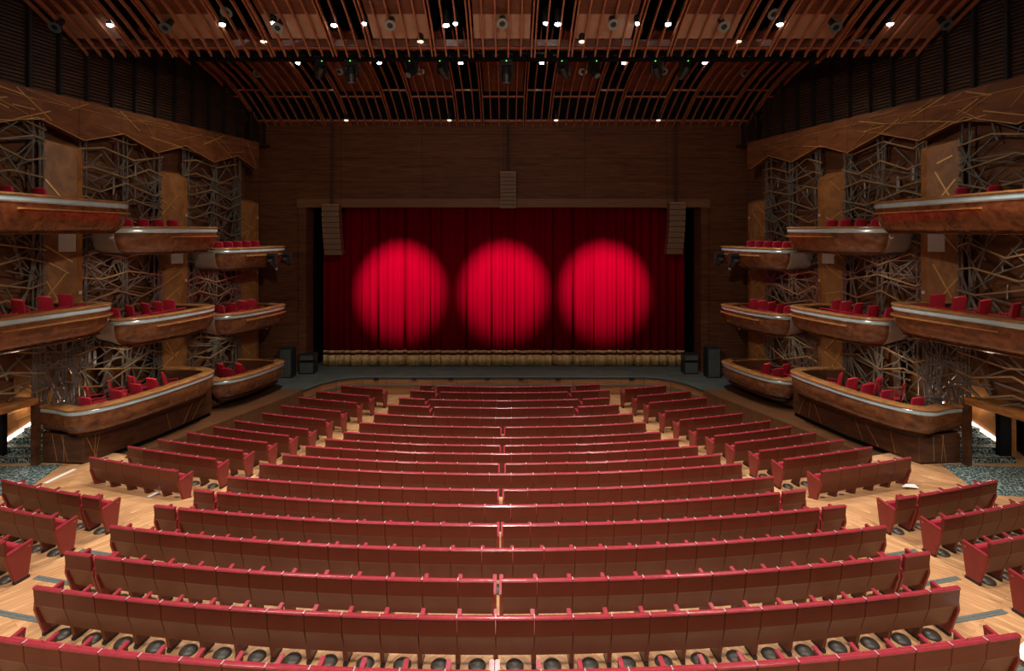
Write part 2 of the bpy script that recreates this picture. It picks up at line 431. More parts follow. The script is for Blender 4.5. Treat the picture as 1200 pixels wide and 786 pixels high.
# nosing strips of the aisle steps
for side in (-1, 1):
    for i in range(9, 19):
        a_in = max(abs(ray_circle(SEG[i][0][0] if side < 0 else SEG[i][-1][1], R[i])), .17)+.006
        dct = (SIDE if side < 0 else SIDER); bct = (BACK if side < 0 else BACKR)
        if i in dct: e = dct[i][1] if side < 0 else dct[i][0]
        elif i in bct: e = bct[i][-1][1] if side < 0 else bct[i][0][0]
        elif i == 13: e = None
        else: e = None
        a_out = abs(ray_circle(e, R[i]))-.004 if e is not None else a_in+(.07 if i == 13 else .1)
        if a_out <= a_in: continue
        b = MB(); r = R[i]-.50
        for o1, o2 in ((-.0, .05), (.062, .11)):
            n = 6; vs = []
            for k in range(n+1):
                a = (a_in+(a_out-a_in)*k/n)*side
                vs += [pol(r+o1, a, FZ[i]+.001), pol(r+o2, a, FZ[i]+.001), pol(r+o1, a, FZ[i]+.008), pol(r+o2, a, FZ[i]+.008)]
            fs = []
            for k in range(n):
                q = 4*k; fs += [(q+2, q+3, q+7, q+6), (q, q+2, q+6, q+4), (q+1, q+5, q+7, q+3)]
            fs += [(0, 1, 3, 2), (4*n, 4*n+2, 4*n+3, 4*n+1)]
            b.add(vs, fs)
        s_ = 'left' if side < 0 else 'right'
        tag(b.obj('step_strip', M['strip']), f'dark grey grip strip across the {s_} aisle floor, {ORD[19-i]} step up from the camera', 'step strip', 'grip strips on the aisle steps')
# white taped marks on the floor
def quad(name, pts, z0, th_, mat, lab, cat, grp=None):
    b = MB(); b.prism([(p[0], p[1]) for p in pts], 2, z0, z0+th_); return tag(b.obj(name, mat), lab, cat, grp)
def fl(px, py, z):
    d = (CZ-z)*F/(py-PY); return (CX+(px-PX)*d/F, d)
def tape(p1, p2, w, z, lab):
    a = Vector(fl(*p1, z)); c = Vector(fl(*p2, z)); n = (c-a).normalized(); n = Vector((-n.y, n.x))*w/2
    quad('floor_tape', [a+n, c+n, c-n, a-n], z+.002, .003, M['white'], lab, 'tape', 'white tape marks on the aisle floor')
tape((147, 594), (185, 577), .09, FZ[13], 'thin white tape line on the left cross aisle behind the side rows')
tape((53, 566), (88, 549.5), .12, FZ[14], 'white tape strip on the left floor beside the carpet edge')
z_ = FZ[14]; quad('floor_sheet', [fl(1057, 570, z_), fl(1077, 572, z_), fl(1072, 567.5, z_), fl(1062, 566.8, z_)], z_+.002, .004, M['white'], 'small white sheet lying on the right cross aisle behind the side rows', 'sheet')
z_ = FZ[18]; quad('floor_sheet', [fl(1185, 765, z_+.1), fl(1205, 778, z_+.1), fl(1225, 760, z_+.1), fl(1200, 752, z_+.1)], z_+.102, .004, M['white'], 'white sheet on the floor at the right end of the nearest row', 'sheet')

# carpets beside the pedestals
for side, nm in ((-1, 'left'), (1, 'right')):
    b = MB(); pts = [fl(73, 544, FZ[14]), fl(24, 579, FZ[14]), fl(-60, 584, FZ[14]), fl(-60, 549, FZ[14])]
    b.prism([(side*-(x) if side > 0 else x, y) for x, y in pts], 2, .02, FZ[14]+.012)
    struct(b.obj('carpet', M['carpet']), f'teal and white patterned carpet by the {nm} stairs', 'carpet')

# ------------------------------------------------------------------ stage, pit wall, ledges
LIP = [(0, 25.6), (6.6, 25.6), (7.2, 25.45), (7.7, 25.15), (8.2, 24.5), (8.6, 23.5)]
LED = [(8.6, 23.5), (8.8, 22.6), (9.55, 20.8), (10.65, 18), (11.6, 15.9)]
full = [(-x, y) for x, y in LIP[::-1]] + LIP[1:]
b = MB(); b.prism(full + [(14, 23.5), (14, 34), (-14, 34), (-14, 23.5)], 2, -.12, 0)
struct(b.obj('stage_floor', M['stage']), 'dark grey stage floor in front of the curtain', 'stage')
b = MB()
for (x0, y0), (x1, y1) in zip(full[:-1], full[1:]):
    b.add([(x0, y0+.02, -1.3), (x1, y1+.02, -1.3), (x1, y1+.02, -.03), (x0, y0+.02, -.03)], [(0, 1, 2, 3)])
struct(b.obj('pit_wall', M['lip_wood']), 'curved brown wooden wall at the front edge of the stage', 'wall')
b = MB()
for (x0, y0), (x1, y1) in zip(full[:-1], full[1:]):
    b.bar((x0, y0-.015, -.40), (x1, y1-.015, -.40), .03, .05); b.bar((x0, y0-.01, -.015), (x1, y1-.01, -.015), .05, .05)
struct(b.obj('trim_1', M['strip']), 'thin grey lines along the front wall of the stage', 'trim')
for side, nm in ((-1, 'left'), (1, 'right')):
    b = MB(); poly = [(side*x, y) for x, y in LED] + [(side*14, 15.9), (side*14, 23.5)]
    b.prism(poly, 2, -1.3, -.0)
    struct(b.obj('ledge_floor', M['ledge_wood']), f'raised wooden walkway between the stalls and the {nm} boxes', 'walkway')
for i, px in enumerate((440.8, 485.2, 528.3, 571.1, 610.5, 654.2, 740.3)):
    p = at(px, 443.8, 25.6)
    b = MB(); b.box((p.x, p.y+.0, p.z), (.23, .05, .13)); 
    for k in range(3): b.box((p.x, p.y-.03, p.z-.04+k*.04), (.2, .02, .012))
    tag(b.obj('wall_vent', M['black_metal']), f'small black vent in the stage front wall, {ORD[i+1]} from the left', 'vent', 'vents in the stage front wall')

# ------------------------------------------------------------------ proscenium
PY0 = 26.5; OH = 9.55; OT = 7.96
b = MB()
def wallquad(b, x0, x1, z0, z1, y0, y1): b.b2((x0, y0, z0), (x1, y1, z1))
wallquad(b, -14, -OH, 0, OT, PY0, PY0+.9); wallquad(b, OH, 14, 0, OT, PY0, PY0+.9)
wallquad(b, -14, 14, OT, 12.15, PY0, PY0+.9); wallquad(b, -20, -13.9, 0, 16, PY0, PY0+.9); wallquad(b, 13.9, 20, 0, 16, PY0, PY0+.9)
struct(b.obj('wall_back', M['pros_wood']), 'dim brown wood panelled wall framing the stage opening', 'wall')
b = MB(); wallquad(b, -14, 14, 12.15, 16, PY0, PY0+.9)
struct(b.obj('wall_back_upper', M['void']), 'black wall above the stage end of the far canopy', 'wall')
b = MB(); wallquad(b, -OH-.45, OH+.45, OT, OT+.42, PY0-.10, PY0-.001)
struct(b.obj('trim_2', M['lintel']), 'plain wooden lintel band over the stage opening', 'trim')
for s, nm in ((-1, 'left'), (1, 'right')):
    b = MB(); b.b2((s*OH, PY0-.1, 0), (s*(OH+.36), PY0-.001, OT)); 
    for k in range(9): b.box((s*(OH+.2), PY0-.11, 3+k*.16), (.12, .02, .08))
    struct(b.obj('trim_3' if s < 0 else 'trim_4', M['pros_wood']), f'wooden pilaster on the {nm} edge of the stage opening', 'trim')
b = MB(); b.b2((-14, 29.2, 0), (14, 29.3, 10)); b.b2((-OH-.05, PY0+.9, 0), (-OH, 29.2, 10)); b.b2((OH, PY0+.9, 0), (OH+.05, 29.2, 10))
struct(b.obj('stage_backdrop_wall', M['void']), 'black masking behind the stage curtain', 'wall')

# curtain
cy = 27.6
SEAMS = [-8.35, -7.2, -6.35, -5.0, -3.7, -3.2, -1.9, -.6, .55, 1.55, 2.5, 3.5, 4.55, 5.7, 6.6, 7.45, 8.3, 8.75]
def curtain_strip(z0, z1, off, mat, name, parent, x0=-9.12, x1=9.12, fr=0.0, nz=1):
    b = MB(); n = 640
    for i in range(n+1):
        t = i/n; x = x0+(x1-x0)*t
        ph = x*14+.9*math.sin(x*1.7+1)+.7*math.sin(x*3.1)
        y = cy-.05*math.sin(ph)-.03*math.sin(.47*ph+1)+.14*sum(math.exp(-((x-q)/.045)**2) for q in SEAMS)
        for k in range(nz+1):
            z = z0+(z1-z0)*k/nz
            zz = z-(fr*abs(math.sin(x*2.4)) if k == 0 else 0)
            b.v.append((x, y-off, zz))
    for i in range(n):
        for k in range(nz):
            a = i*(nz+1)+k; b.f.append([a, a+1, a+nz+2, a+nz+1])
    return b
root = thing('stage_curtain', 'pleated crimson velvet stage curtain with gold fringe filling the stage opening', 'curtain', (0, cy, 0))
def cpart(b, name, mat, lab=None):
    o = part_at(b, name, mat, root, lab, smooth=True)
    m = o.modifiers.new('thick', 'SOLIDIFY'); m.thickness = .02
    return o
cpart(curtain_strip(.50, 8.6, 0, None, '', None), 'drape', M['velvet'])
cpart(curtain_strip(.06, .56, .03, None, '', None, fr=.04), 'fringe', M['gold_fringe'], 'gold fringe along the hem')
cpart(curtain_strip(.66, .79, .025, None, '', None), 'trim_band', M['gold_fringe'], 'gold braid band')

# line array speakers
def line_array(name, lab, px0, px1, py0, py1, d, bend, hang):
    a = at(px0, py0, d); c = at(px1, py1, d); cx_ = (a.x+c.x)/2; w = abs(c.x-a.x); h = a.z-c.z
    t = thing(name, lab, 'speaker', (cx_, d, c.z)); n = 9; hh = h/n
    for k in range(n):
        z = a.z-(k+.5)*hh; sh = bend*((k+.5)/n)**2*.45; 
        b = MB(); y0 = d+abs(sh)*.6
        b.prism([(cx_+sh-w/2, z-hh*.47), (cx_+sh+w/2, z-hh*.47), (cx_+sh+w/2-.01, z+hh*.47), (cx_+sh-w/2+.01, z+hh*.47)], 1, y0, y0+.5)
        o = part_at(b, 'cabinet', M['speaker'], t, bevel=.012, seg=1)
        e = MB()
        for s in (-1, 1): e.box((cx_+sh+s*(w/2-.02), y0-.008, z), (.035, .02, hh*.8))
        e2 = e; l = Vector(t.location); e2.v = [tuple(Vector(v)-l) for v in e2.v]; mk('grille_edge', e2.mesh('grille_edge', M['speaker_edge']), o)
    b = MB(); b.box((cx_, d+.25, a.z+.05), (w*1.02, .45, .08)); part_at(b, 'fly_frame', M['speaker_edge'], t)
    b = MB()
    for s in (-1, 1): b.tube((cx_+s*.04*hang, d+.25, a.z+.05), (cx_+s*.04*hang, d+.25, 13.2), .018, n=6)
    part_at(b, 'hanging_cable', M['black_metal'], t)
line_array('line_array_speaker', 'curved brown line array speaker hanging at the left of the curtain', 377, 397, 241, 299, 25.9, .28, 1)
line_array('line_array_speaker', 'curved brown line array speaker hanging at the right of the curtain', 785, 803.5, 239, 298, 25.9, -.28, 1)
line_array('centre_cluster_speaker', 'straight brown speaker cluster hanging above the middle of the stage opening', 586.5, 604.5, 203, 244, 26.0, 0, 1)
# floor speakers
def floor_speaker(lab, x0, x1, y0, z1, split=False):
    t = thing('floor_speaker', lab, 'speaker', ((x0+x1)/2, y0, 0), 0, 'black speakers standing on the stage')
    zs = [(0, z1)] if not split else [(0, z1*.62), (z1*.64, z1)]
    for a, c in zs:
        b = MB(); b.b2((x0, y0, a), (x1, y0+.55, c)); o = part_at(b, 'cabinet', M['black_metal'], t, bevel=.03)
        g = MB(); g.b2((x0+.05, y0-.012, a+.06), (x1-.05, y0+.002, c-.06)); l = Vector(t.location); g.v = [tuple(Vector(v)-l) for v in g.v]
        mk('grille', g.mesh('grille', M['stage']), o)
floor_speaker('tall black speaker on the stage floor beside the left boxes', -10.42, -9.80, 25.3, 1.38)
floor_speaker('low two-piece black speaker at the left foot of the curtain', -9.75, -9.02, 26.0, .95, True)
floor_speaker('tall black speaker on the stage floor beside the right boxes', 9.45, 10.08, 25.3, 1.40)
floor_speaker('low two-piece black speaker at the right foot of the curtain', 8.60, 9.3, 26.0, .95, True)

# ------------------------------------------------------------------ side walls
WA, WS = 16.1, .22
def wp(side, y, p, z): return Vector((side*(WA-WS*y-p), y, z))
def wall_slab(b, side, y0, y1, p0, p1, z0, z1):
    vs = [wp(side, y, p, z) for y in (y0, y1) for p in (p0, p1) for z in (z0, z1)]
    b.add(vs, [(0, 1, 3, 2), (4, 6, 7, 5), (0, 4, 5, 1), (2, 3, 7, 6), (0, 2, 6, 4), (1, 5, 7, 3)])
COLY = [16.15, 20.05, 23.95]
CTOP = [(9.45, 9.25), (8.95, 8.72), (8.18, 8.02)]
ZIG = [11.2, 12.5, 13.8, 15.05, 16.35, 17.63, 18.9, 20.1, 21.5, 22.8, 23.9]
def zigz(y):
    vals = [9.67 if i % 2 == 0 else 9.95 for i in range(len(ZIG))]
    vals = [9.95 if i % 2 else 9.52 for i in range(len(ZIG))]
    if y <= ZIG[0]: return vals[0]
    for i in range(len(ZIG)-1):
        if y <= ZIG[i+1]:
            t = (y-ZIG[i])/(ZIG[i+1]-ZIG[i]); return vals[i]*(1-t)+vals[i+1]*t
    return vals[-1]
DOOR = (12.3, 14.75)      # opening with the stairs
for side, nm in ((-1, 'left'), (1, 'right')):
    rnd = random.Random(11+side)
    # backing wall
    b = MB()
    wall_slab(b, side, 4, 15.15, -1.0, -.75, 2.15, 14.5)
    wall_slab(b, side, 15.15, 18.0, -1.0, -.75, 3.2, 14.5); wall_slab(b, side, 18.0, 24.3, -1.0, -.75, 0, 14.5); wall_slab(b, side, 2, 25.4, -3.4, -3.2, 0, 15.6)
    struct(b.obj('wall_'+nm, M['back_wood']), f'brown wood {nm} side wall behind the lattice', 'wall')
    # header
    b = MB(); ys = [4.0]+ZIG+[24.15]; 
    for y0, y1 in zip(ys[:-1], ys[1:]):
        z0, z1 = zigz(y0), zigz(y1)
        vs = [wp(side, y0, 0, z0), wp(side, y1, 0, z1), wp(side, y1, 0, 10.72), wp(side, y0, 0, 10.72),
              wp(side, y0, -.2, z0), wp(side, y1, -.2, z1), wp(side, y1, -.2, 10.72), wp(side, y0, -.2, 10.72)]
        b.add(vs, [(0, 1, 2, 3), (4, 7, 6, 5), (0, 4, 5, 1), (3, 2, 6, 7)])
    b.add([wp(side, 24.15, 0, 9.4), wp(side, 24.15, -.2, 9.4), wp(side, 24.15, -.2, 10.72), wp(side, 24.15, 0, 10.72)], [(0, 1, 2, 3)])
    hd = struct(b.obj('wall_'+nm+'_header', M['wall_wood']), f'wooden zigzag-edged panelling along the top of the {nm} wall', 'wall panelling')
    b = MB()
    def line(p1, p2, w=.03, pr=.012):
        n = 1; a = wp(side, p1[0], pr, p1[1]); c = wp(side, p2[0], pr, p2[1]); b.bar(a, c, .02, w, up=(0, 0, 1))
    for y0, y1 in zip(ZIG[:-1], ZIG[1:]): line((y0, zigz(y0)+.01), (y1, zigz(y1)+.01), .024)
    for i in range(34):
        y0 = rnd.uniform(11, 23.6); z0 = rnd.uniform(zigz(y0)+.05, 10.6)
        y1 = min(24.1, max(10, y0+rnd.choice((-1, 1))*rnd.uniform(.5, 1.4))); z1 = min(10.66, max(zigz(y1)+.03, z0+rnd.uniform(-.9, .9)))
        line((y0, z0), (y1, z1), .014 if i % 3 else .03)
    line((10.5, 10.45), (24, 10.45), .012)
    b.obj('inlay_lines', M['gold'], hd)
    # lattice screens, one per bay
    bays = [(10.6, COLY[0]-.70, 'beside the balcony'), (COLY[0]+.18, COLY[1]-.70, 'in the middle bay'), (COLY[1]+.18, COLY[2]-.64, 'nearest the stage')]
    for bi, (ya, yb, where) in enumerate(bays):
        t = thing('lattice_screen', f'bronze lattice of crossing bars on the {nm} wall, {where}', 'screen', wp(side, (ya+yb)/2, -.35, 0))
        b = MB(); g = MB()
        def fill(ya, yb, zb, zt, gm=None):
            def seg(y0, z0, y1, z1, w=.045, pr=-.35, m=None):
                pr += .12
                # clip to the bay (Liang-Barsky) and the zigzag top
                dy, dz = y1-y0, z1-z0; t0, t1 = 0.0, 1.0
                for p_, q_ in ((-dy, y0-ya), (dy, yb-y0), (-dz, z0-zb), (dz, zt-z0)):
                    if abs(p_) < 1e-9:
                        if q_ < 0: return
                        continue
                    r_ = q_/p_
                    if p_ < 0: t0 = max(t0, r_)
                    else: t1 = min(t1, r_)
                if t0 >= t1: return
                # long bars are broken into short pieces with a little bend so they are never ruler straight
                A = (y0+dy*t0, z0+dz*t0); B_ = (y0+dy*t1, z0+dz*t1)
                (m or b).bar(wp(side, A[0], pr, A[1]), wp(side, B_[0], pr, B_[1]), .04, w*.95)
            # meandering horizontals
            z = zb+.25
            while z < zt-.05:
                pts = []; y = ya-.5; up = rnd.choice((-1, 1))
                while y < yb+.9: pts.append((y, z+up*rnd.uniform(.06, .22))); up = -up; y += rnd.uniform(.75, 1.35)
                for p1, p2 in zip(pts[:-1], pts[1:]): seg(*p1, *p2, .045, -.30, gm)
                z += rnd.uniform(.42, .68)
            # star bursts
            nodes = []
            zz = zb+.6
            while zz < zt-.1:
                for y in (ya+.15, (ya+yb)/2+rnd.uniform(-.3, .3), yb-.25):
                    nodes.append((y+rnd.uniform(-.15, .15), zz+rnd.uniform(-.4, .4)))
                zz += 1.25
            for (y, z) in nodes:
                n = rnd.randint(9, 12); a0 = rnd.uniform(0, 1)
                for k in range(n):
                    a = a0+math.pi*2*k/n+rnd.uniform(-.2, .2); L_ = rnd.uniform(.7, 1.5)
                    seg(y+.06*math.cos(a), z+.06*math.sin(a), y+L_*math.cos(a), z+L_*math.sin(a), .034, -.35+rnd.uniform(-.03, .03))
            for k in range(int((yb-ya)*11*(zt-zb)/9.3)):
                y0 = rnd.uniform(ya-.3, yb+.3); z0 = rnd.uniform(zb, zt); a = rnd.uniform(-1.3, 1.3)+(math.pi/2 if rnd.random() < .5 else 0)
                L_ = rnd.uniform(.9, 2.0); seg(y0, z0, y0+L_*math.cos(a), z0+L_*math.sin(a), .036, -.33)
            for y in (ya+.02, ya+.13, ya+.3, yb-.3, yb-.1, yb-.02, (ya+yb)/2, (ya+yb)/2+.16):
                seg(y, zb, y+rnd.uniform(-.04, .04), zt, .04)
        fill(ya, yb, 2.2 if bi == 0 else .6, 9.98, g)
        if bi == 1: fill(15.2, ya, 1.0, 4.15)
        part_at(g, 'brass_bars', M['brass'], t, 'long brass coloured bars')
        part_at(b, 'lattice_bars', M['bronze'], t)
        for k in range(14 if bi else 8):
            b = MB()
            y = rnd.uniform(ya+.3, yb-.3); z = rnd.choice((rnd.uniform(7.9, 8.9), rnd.uniform(5.2, 6.0), rnd.uniform(2.6, 3.4), 8.3)); s_ = rnd.uniform(.10, .2)
            q0 = wp(side, y, -.55, z)
            a = rnd.uniform(-.3, .3)
            vs = [q0+Vector((side*.1*c0, s_*(c0*math.cos(a)-.0), h_*s_*1.5+a*c0*s_)) for c0, h_ in ((-1, -1), (1, -.7), (.8, 1), (-.9, .8))]
            vs += [v+Vector((side*.03, .0, .0)) for v in vs]
            b.add(vs, [(0, 1, 2, 3), (7, 6, 5, 4), (0, 4, 5, 1), (1, 5, 6, 2), (2, 6, 7, 3), (3, 7, 4, 0)])
            part_at(b, 'reflector_plate', M['pale'], t, 'pale tilted plate behind the bars')
    # columns
    for ci, y in enumerate(COLY):
        lab = ['tall golden-brown wooden fin column on the %s wall nearest the camera', 'middle golden-brown wooden fin column on the %s wall', 'golden-brown wooden fin column on the %s wall closest to the stage'][ci] % nm
        t = thing('wall_column', lab, 'column', wp(side, y, -.35, 0), 0, 'fin columns between the lattice screens')
        th_ = .22; hi, lo = CTOP[ci]
        b = MB(); cs = [(y-.70, -.35), (y-.02, 0), (y+.16, 0), (y+.16, -.35)]; zt = [hi, lo, lo, hi]
        cb = 4.1 if ci == 0 else 0
        vs = [wp(side, a_, p_, cb) for a_, p_ in cs]+[wp(side, a_, p_, z_) for (a_, p_), z_ in zip(cs, zt)]
        b.add(vs, [(0, 1, 2, 3), (7, 6, 5, 4), (0, 4, 5, 1), (1, 5, 6, 2), (2, 6, 7, 3), (3, 7, 4, 0)])
        part_at(b, 'shaft', M['column_wood'], t, bevel=.01, seg=1)
        b = MB()
        def fp(u_, z_): return wp(side, y-.71+.68*u_, -.345+.345*u_, z_)
        zz = .8+cb
        while zz < lo-.2:
            u1 = rnd.uniform(.04, .3); u2 = rnd.uniform(.6, .96); z2 = min(lo-.08, max(.5, zz+rnd.uniform(-1, 1)))
            b.bar(fp(u1, zz), fp(u2, z2), .02, .035, up=(0, 0, 1)); zz += rnd.uniform(.45, .8)
        part_at(b, 'inlay_lines', M['gold'], t)
        b = MB()
        for z in (3.2, 5.0, 7.4):
            if cb < z < lo-.3: b.box(wp(side, y+.07, .012, z), (.03, .09, .09))
        part_at(b, 'wall_fitting', M['pale'], t, 'small pale square fitting')
        if ci < 2:
            ztop = (6.72, 6.14)[ci]; b = MB()
            q = [fp(.52, ztop-.5), fp(.98, ztop-.5), fp(.98, ztop+.02), fp(.52, ztop+.02)]; dlt = Vector((0, -.03, 0))
            b.add(q+[v+dlt for v in q], [(0, 1, 2, 3), (7, 6, 5, 4), (0, 4, 5, 1), (1, 5, 6, 2), (2, 6, 7, 3), (3, 7, 4, 0)])
            part_at(b, 'pale_panel', M['pale'], t, 'pale grey panel on the column')
    # louvred upper wall
    t = thing('louvre_screen', f'dark louvred screen above the {nm} wall panelling', 'louvre', wp(side, 15, -.5, 10.72))
    y = 6.6; b = MB()
    zz = 10.78
    while zz < 14.4: b.bar(wp(side, 5, -.70, zz), wp(side, 25.2, -.70, zz), .09, .03); zz += .105
    part_at(b, 'louvre_slats', M['louvre'], t)
    ys_ = [14.56+k*.83 for k in range(-8, 14)]
    for y in ys_:
        b = MB(); b.bar(wp(side, y, -.6, 10.7), wp(side, y, -.6, 14.4), .1, .1, up=(0, 1, 0)); part_at(b, 'post', M['louvre'], t)
    b = MB(); wall_slab(b, side, 4, 25.2, -.62, -.2, 10.66, 10.76); part_at(b, 'sill', M['louvre'], t)
    # lintel, jambs and stairs at the opening
    Z0 = .36
    b = MB(); wall_slab(b, side, 9.0, 15.1, -.75, -.02, 2.05, 2.24)
    struct(b.obj('trim_lintel_'+nm, M['cap_wood']), f'wooden lintel beam over the {nm} stair opening', 'lintel')
    b = MB(); wall_slab(b, side, 15.0, 15.14, -.13, .0, Z0, 2.06)
    struct(b.obj('trim_post_'+nm, M['dark_wood']), f'dark door post between the {nm} stairs and the lowest box', 'post')
    b = MB(); wall_slab(b, side, 15.3, 15.42, -1.56, -1.24, Z0, 2.1)
    struct(b.obj('trim_jamb_'+nm, M['void']), f'black door post at the outer side of the {nm} stairs', 'post')
    b = MB(); wall_slab(b, side, 9, 15.3, -2.2, -2.05, Z0, 2.2)
    struct(b.obj('wall_lower_'+nm, M['wall_wood']), f'recessed lower wood wall panel beside the {nm} stairs', 'wall')
    b = MB(); wall_slab(b, side, 15.35, 21, -1.75, -1.6, Z0, 5.5)
    rw = struct(b.obj('wall_stair_'+nm, M['column_wood']), f'lit wood wall inside the {nm} stair opening', 'wall')
    b = MB()
    for q in range(7):
        ya_, za_ = rnd.uniform(15.4, 17.4), rnd.uniform(1.0, 2.2); b.bar(wp(side, ya_, -1.59, za_), wp(side, ya_+rnd.uniform(-.9, .9), -1.59, za_+rnd.uniform(-.6, .6)), .02, .03)
    b.obj('inlay_lines', M['gold'], rw)
    t = thing('staircase', f'short carpeted staircase rising inside the {nm} wall opening', 'stairs', wp(side, 15.6, -1., Z0))
    for k in range(5):
        b = MB(); wall_slab(b, side, 15.2+.30*k, 17.7, -1.58, -.06, Z0, Z0+.165*(k+1)); part_at(b, 'step', M['carpet'], t)
        b = MB(); wall_slab(b, side, 15.185+.30*k, 15.215+.30*k, -1.57, -.07, Z0+.165*(k+1)-.01, Z0+.165*(k+1)+.006); part_at(b, 'nosing', M['dark_wood'], t)
    b = MB(); b.bar(wp(side, 15.55, -1.56, .78), wp(side, 17.3, -1.56, 1.42), .04, .09)
    tag(b.obj('stair_light', M['strip_light']), f'glowing sloped light strip along the {nm} stairs', 'light strip')
    l = bpy.data.lights.new('stair_glow', 'POINT'); l.energy = 13; l.color = (1, .8, .62); l.shadow_soft_size = .12
    mk('stair_glow', l, None, wp(side, 16.1, -1.3, Z0+1.3))

# ------------------------------------------------------------------ opera boxes
def crom(pts, n=5):
    out = []
    P = [pts[0]]+list(pts)+[pts[-1]]
    for i in range(1, len(P)-2):
        for k in range(n):
            t = k/n; r = []
            for c in range(2):
                p0, p1, p2, p3 = P[i-1][c], P[i][c], P[i+1][c], P[i+2][c]
                r.append(.5*((2*p1)+(-p0+p2)*t+(2*p0-5*p1+4*p2-p3)*t*t+(-p0+3*p1-3*p2+p3)*t**3))
            out.append(tuple(r))
    out.append(pts[-1]); return out
def opera_box(side, plan, ztop, lab, prof, endk=0, strip=None, slab=True, lampy=None, seg=5):
    c = crom(plan, seg); P = [wp(side, y, p, 0) for y, p in c]
    n = len(P); T = []
    for i in range(n):
        a = P[max(0, i-1)]; q = P[min(n-1, i+1)]; d = (q-a).normalized(); nn = Vector((-d.y, d.x, 0))
        T.append(nn)
    # inward = toward wall interior centroid
    cen = sum(P, Vector())/n
    for i in range(n):
        if (cen-P[i]).dot(T[i]) < 0: T[i] = -T[i]
    mid = P[n//2]
    t = thing('opera_box', lab, 'opera box', (mid.x, mid.y, ztop-.9), 0, 'curved wooden opera boxes on the side walls')
    def loft(profile, i0, i1, closed=False):
        b = MB(); m = len(profile)
        for i in range(i0, i1+1):
            for off, z in profile: b.v.append(tuple(P[i]+T[i]*off+Vector((0, 0, ztop+z))))
        for i in range(i1-i0):
            for k in range(m if closed else m-1):
                k2 = (k+1) % m; b.f.append([i*m+k, i*m+k2, (i+1)*m+k2, (i+1)*m+k])
        if closed: b.f += [list(range(m)), [(i1-i0)*m+k for k in range(m)][::-1]]
        return b
    part_at(loft([(-.05, -.01), (-.03, .0), (.14, .012), (.30, 0), (.31, -.02), (.30, -.06), (-.04, -.06), (-.055, -.04)], 0, n-1, True), 'rail_cap', M['cap_wood'], t, smooth=True)
    part_at(loft([(-.01, -.06), (-.028, -.09), (-.028, -.16), (-.0, -.19), (.05, -.19), (.05, -.06)], 0, n-1, True), 'metal_band', M['band'], t, 'pewter coloured band under the rail', smooth=True)
    if endk: part_at(loft(prof, 0, endk), 'end_panel', M['grey'], t, 'grey plaster end of the box', smooth=True)
    part_at(loft(prof, endk, n-1), 'hull', M['box_wood'], t, smooth=True)
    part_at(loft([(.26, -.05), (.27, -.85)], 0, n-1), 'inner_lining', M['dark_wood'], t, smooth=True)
    bo, bz = prof[-1]
    b = MB(); vs = [P[i]+T[i]*bo+Vector((0, 0, ztop+bz)) for i in range(n)]
    b.add(vs, [list(range(n))]); part_at(b, 'underside', M['grey'] if slab else M['dark_wood'], t)
    b = MB(); vs = [P[i]+T[i]*.2+Vector((0, 0, ztop-.84)) for i in range(n)]
    vs = vs+[wp(side, c[-1][0], -.3, ztop-.84), wp(side, c[0][0], -.3, ztop-.84)]
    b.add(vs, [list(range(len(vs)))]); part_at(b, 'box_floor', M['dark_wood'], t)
    if strip:
        i0, i1 = int(n*strip[0]), int(n*strip[1])
        part_at(loft([(-.075, -.30), (-.075, -.335), (.02, -.345), (.02, -.29)], i0, i1, True), 'rub_rail', M['cap_wood'], t, 'pale wooden strip below the band', smooth=True)
    if lampy is not None:
        i = int(n*lampy); p = P[i]+T[i]*(bo*.7)+Vector((0, 0, ztop+bz-.02))
        b = MB(); b.tube(p, p+Vector((0, 0, -.05)), .02); b.tube(p+Vector((0, 0, -.04)), p+Vector((0, -.06, -.11)), .045, .055)
        part_at(b, 'spot_lamp', M['pale'], t)
    return t
PT2 = [(0, -.19), (.0, -.36), (.03, -.52), (.10, -.68), (.24, -.82), (.48, -.93)]
PT3 = [(0, -.19), (.01, -.34), (.05, -.52), (.13, -.70), (.24, -.80), (.30, -.86)]
PT1 = [(0, -.19), (-.02, -.34), (.0, -.5), (.06, -.64), (.2, -.76), (.42, -.80)]
def plan3(y0, ex=0, near=0.0):   # the general box plan; y0 = near end on the wall
    return [(y0+1.2, -.3), (y0+.85, .35), (y0+.48, .95), (y0+.30, 1.35), (y0+.60, 1.78), (y0+1.25, 2.0+ex), (y0+2.2, 2.08+ex), (y0+3.1, 2.02+ex), (y0+3.45, 1.7+ex), (y0+3.68, 1.1), (y0+3.8, .4), (y0+3.85, -.3)]
boxinfo = {}
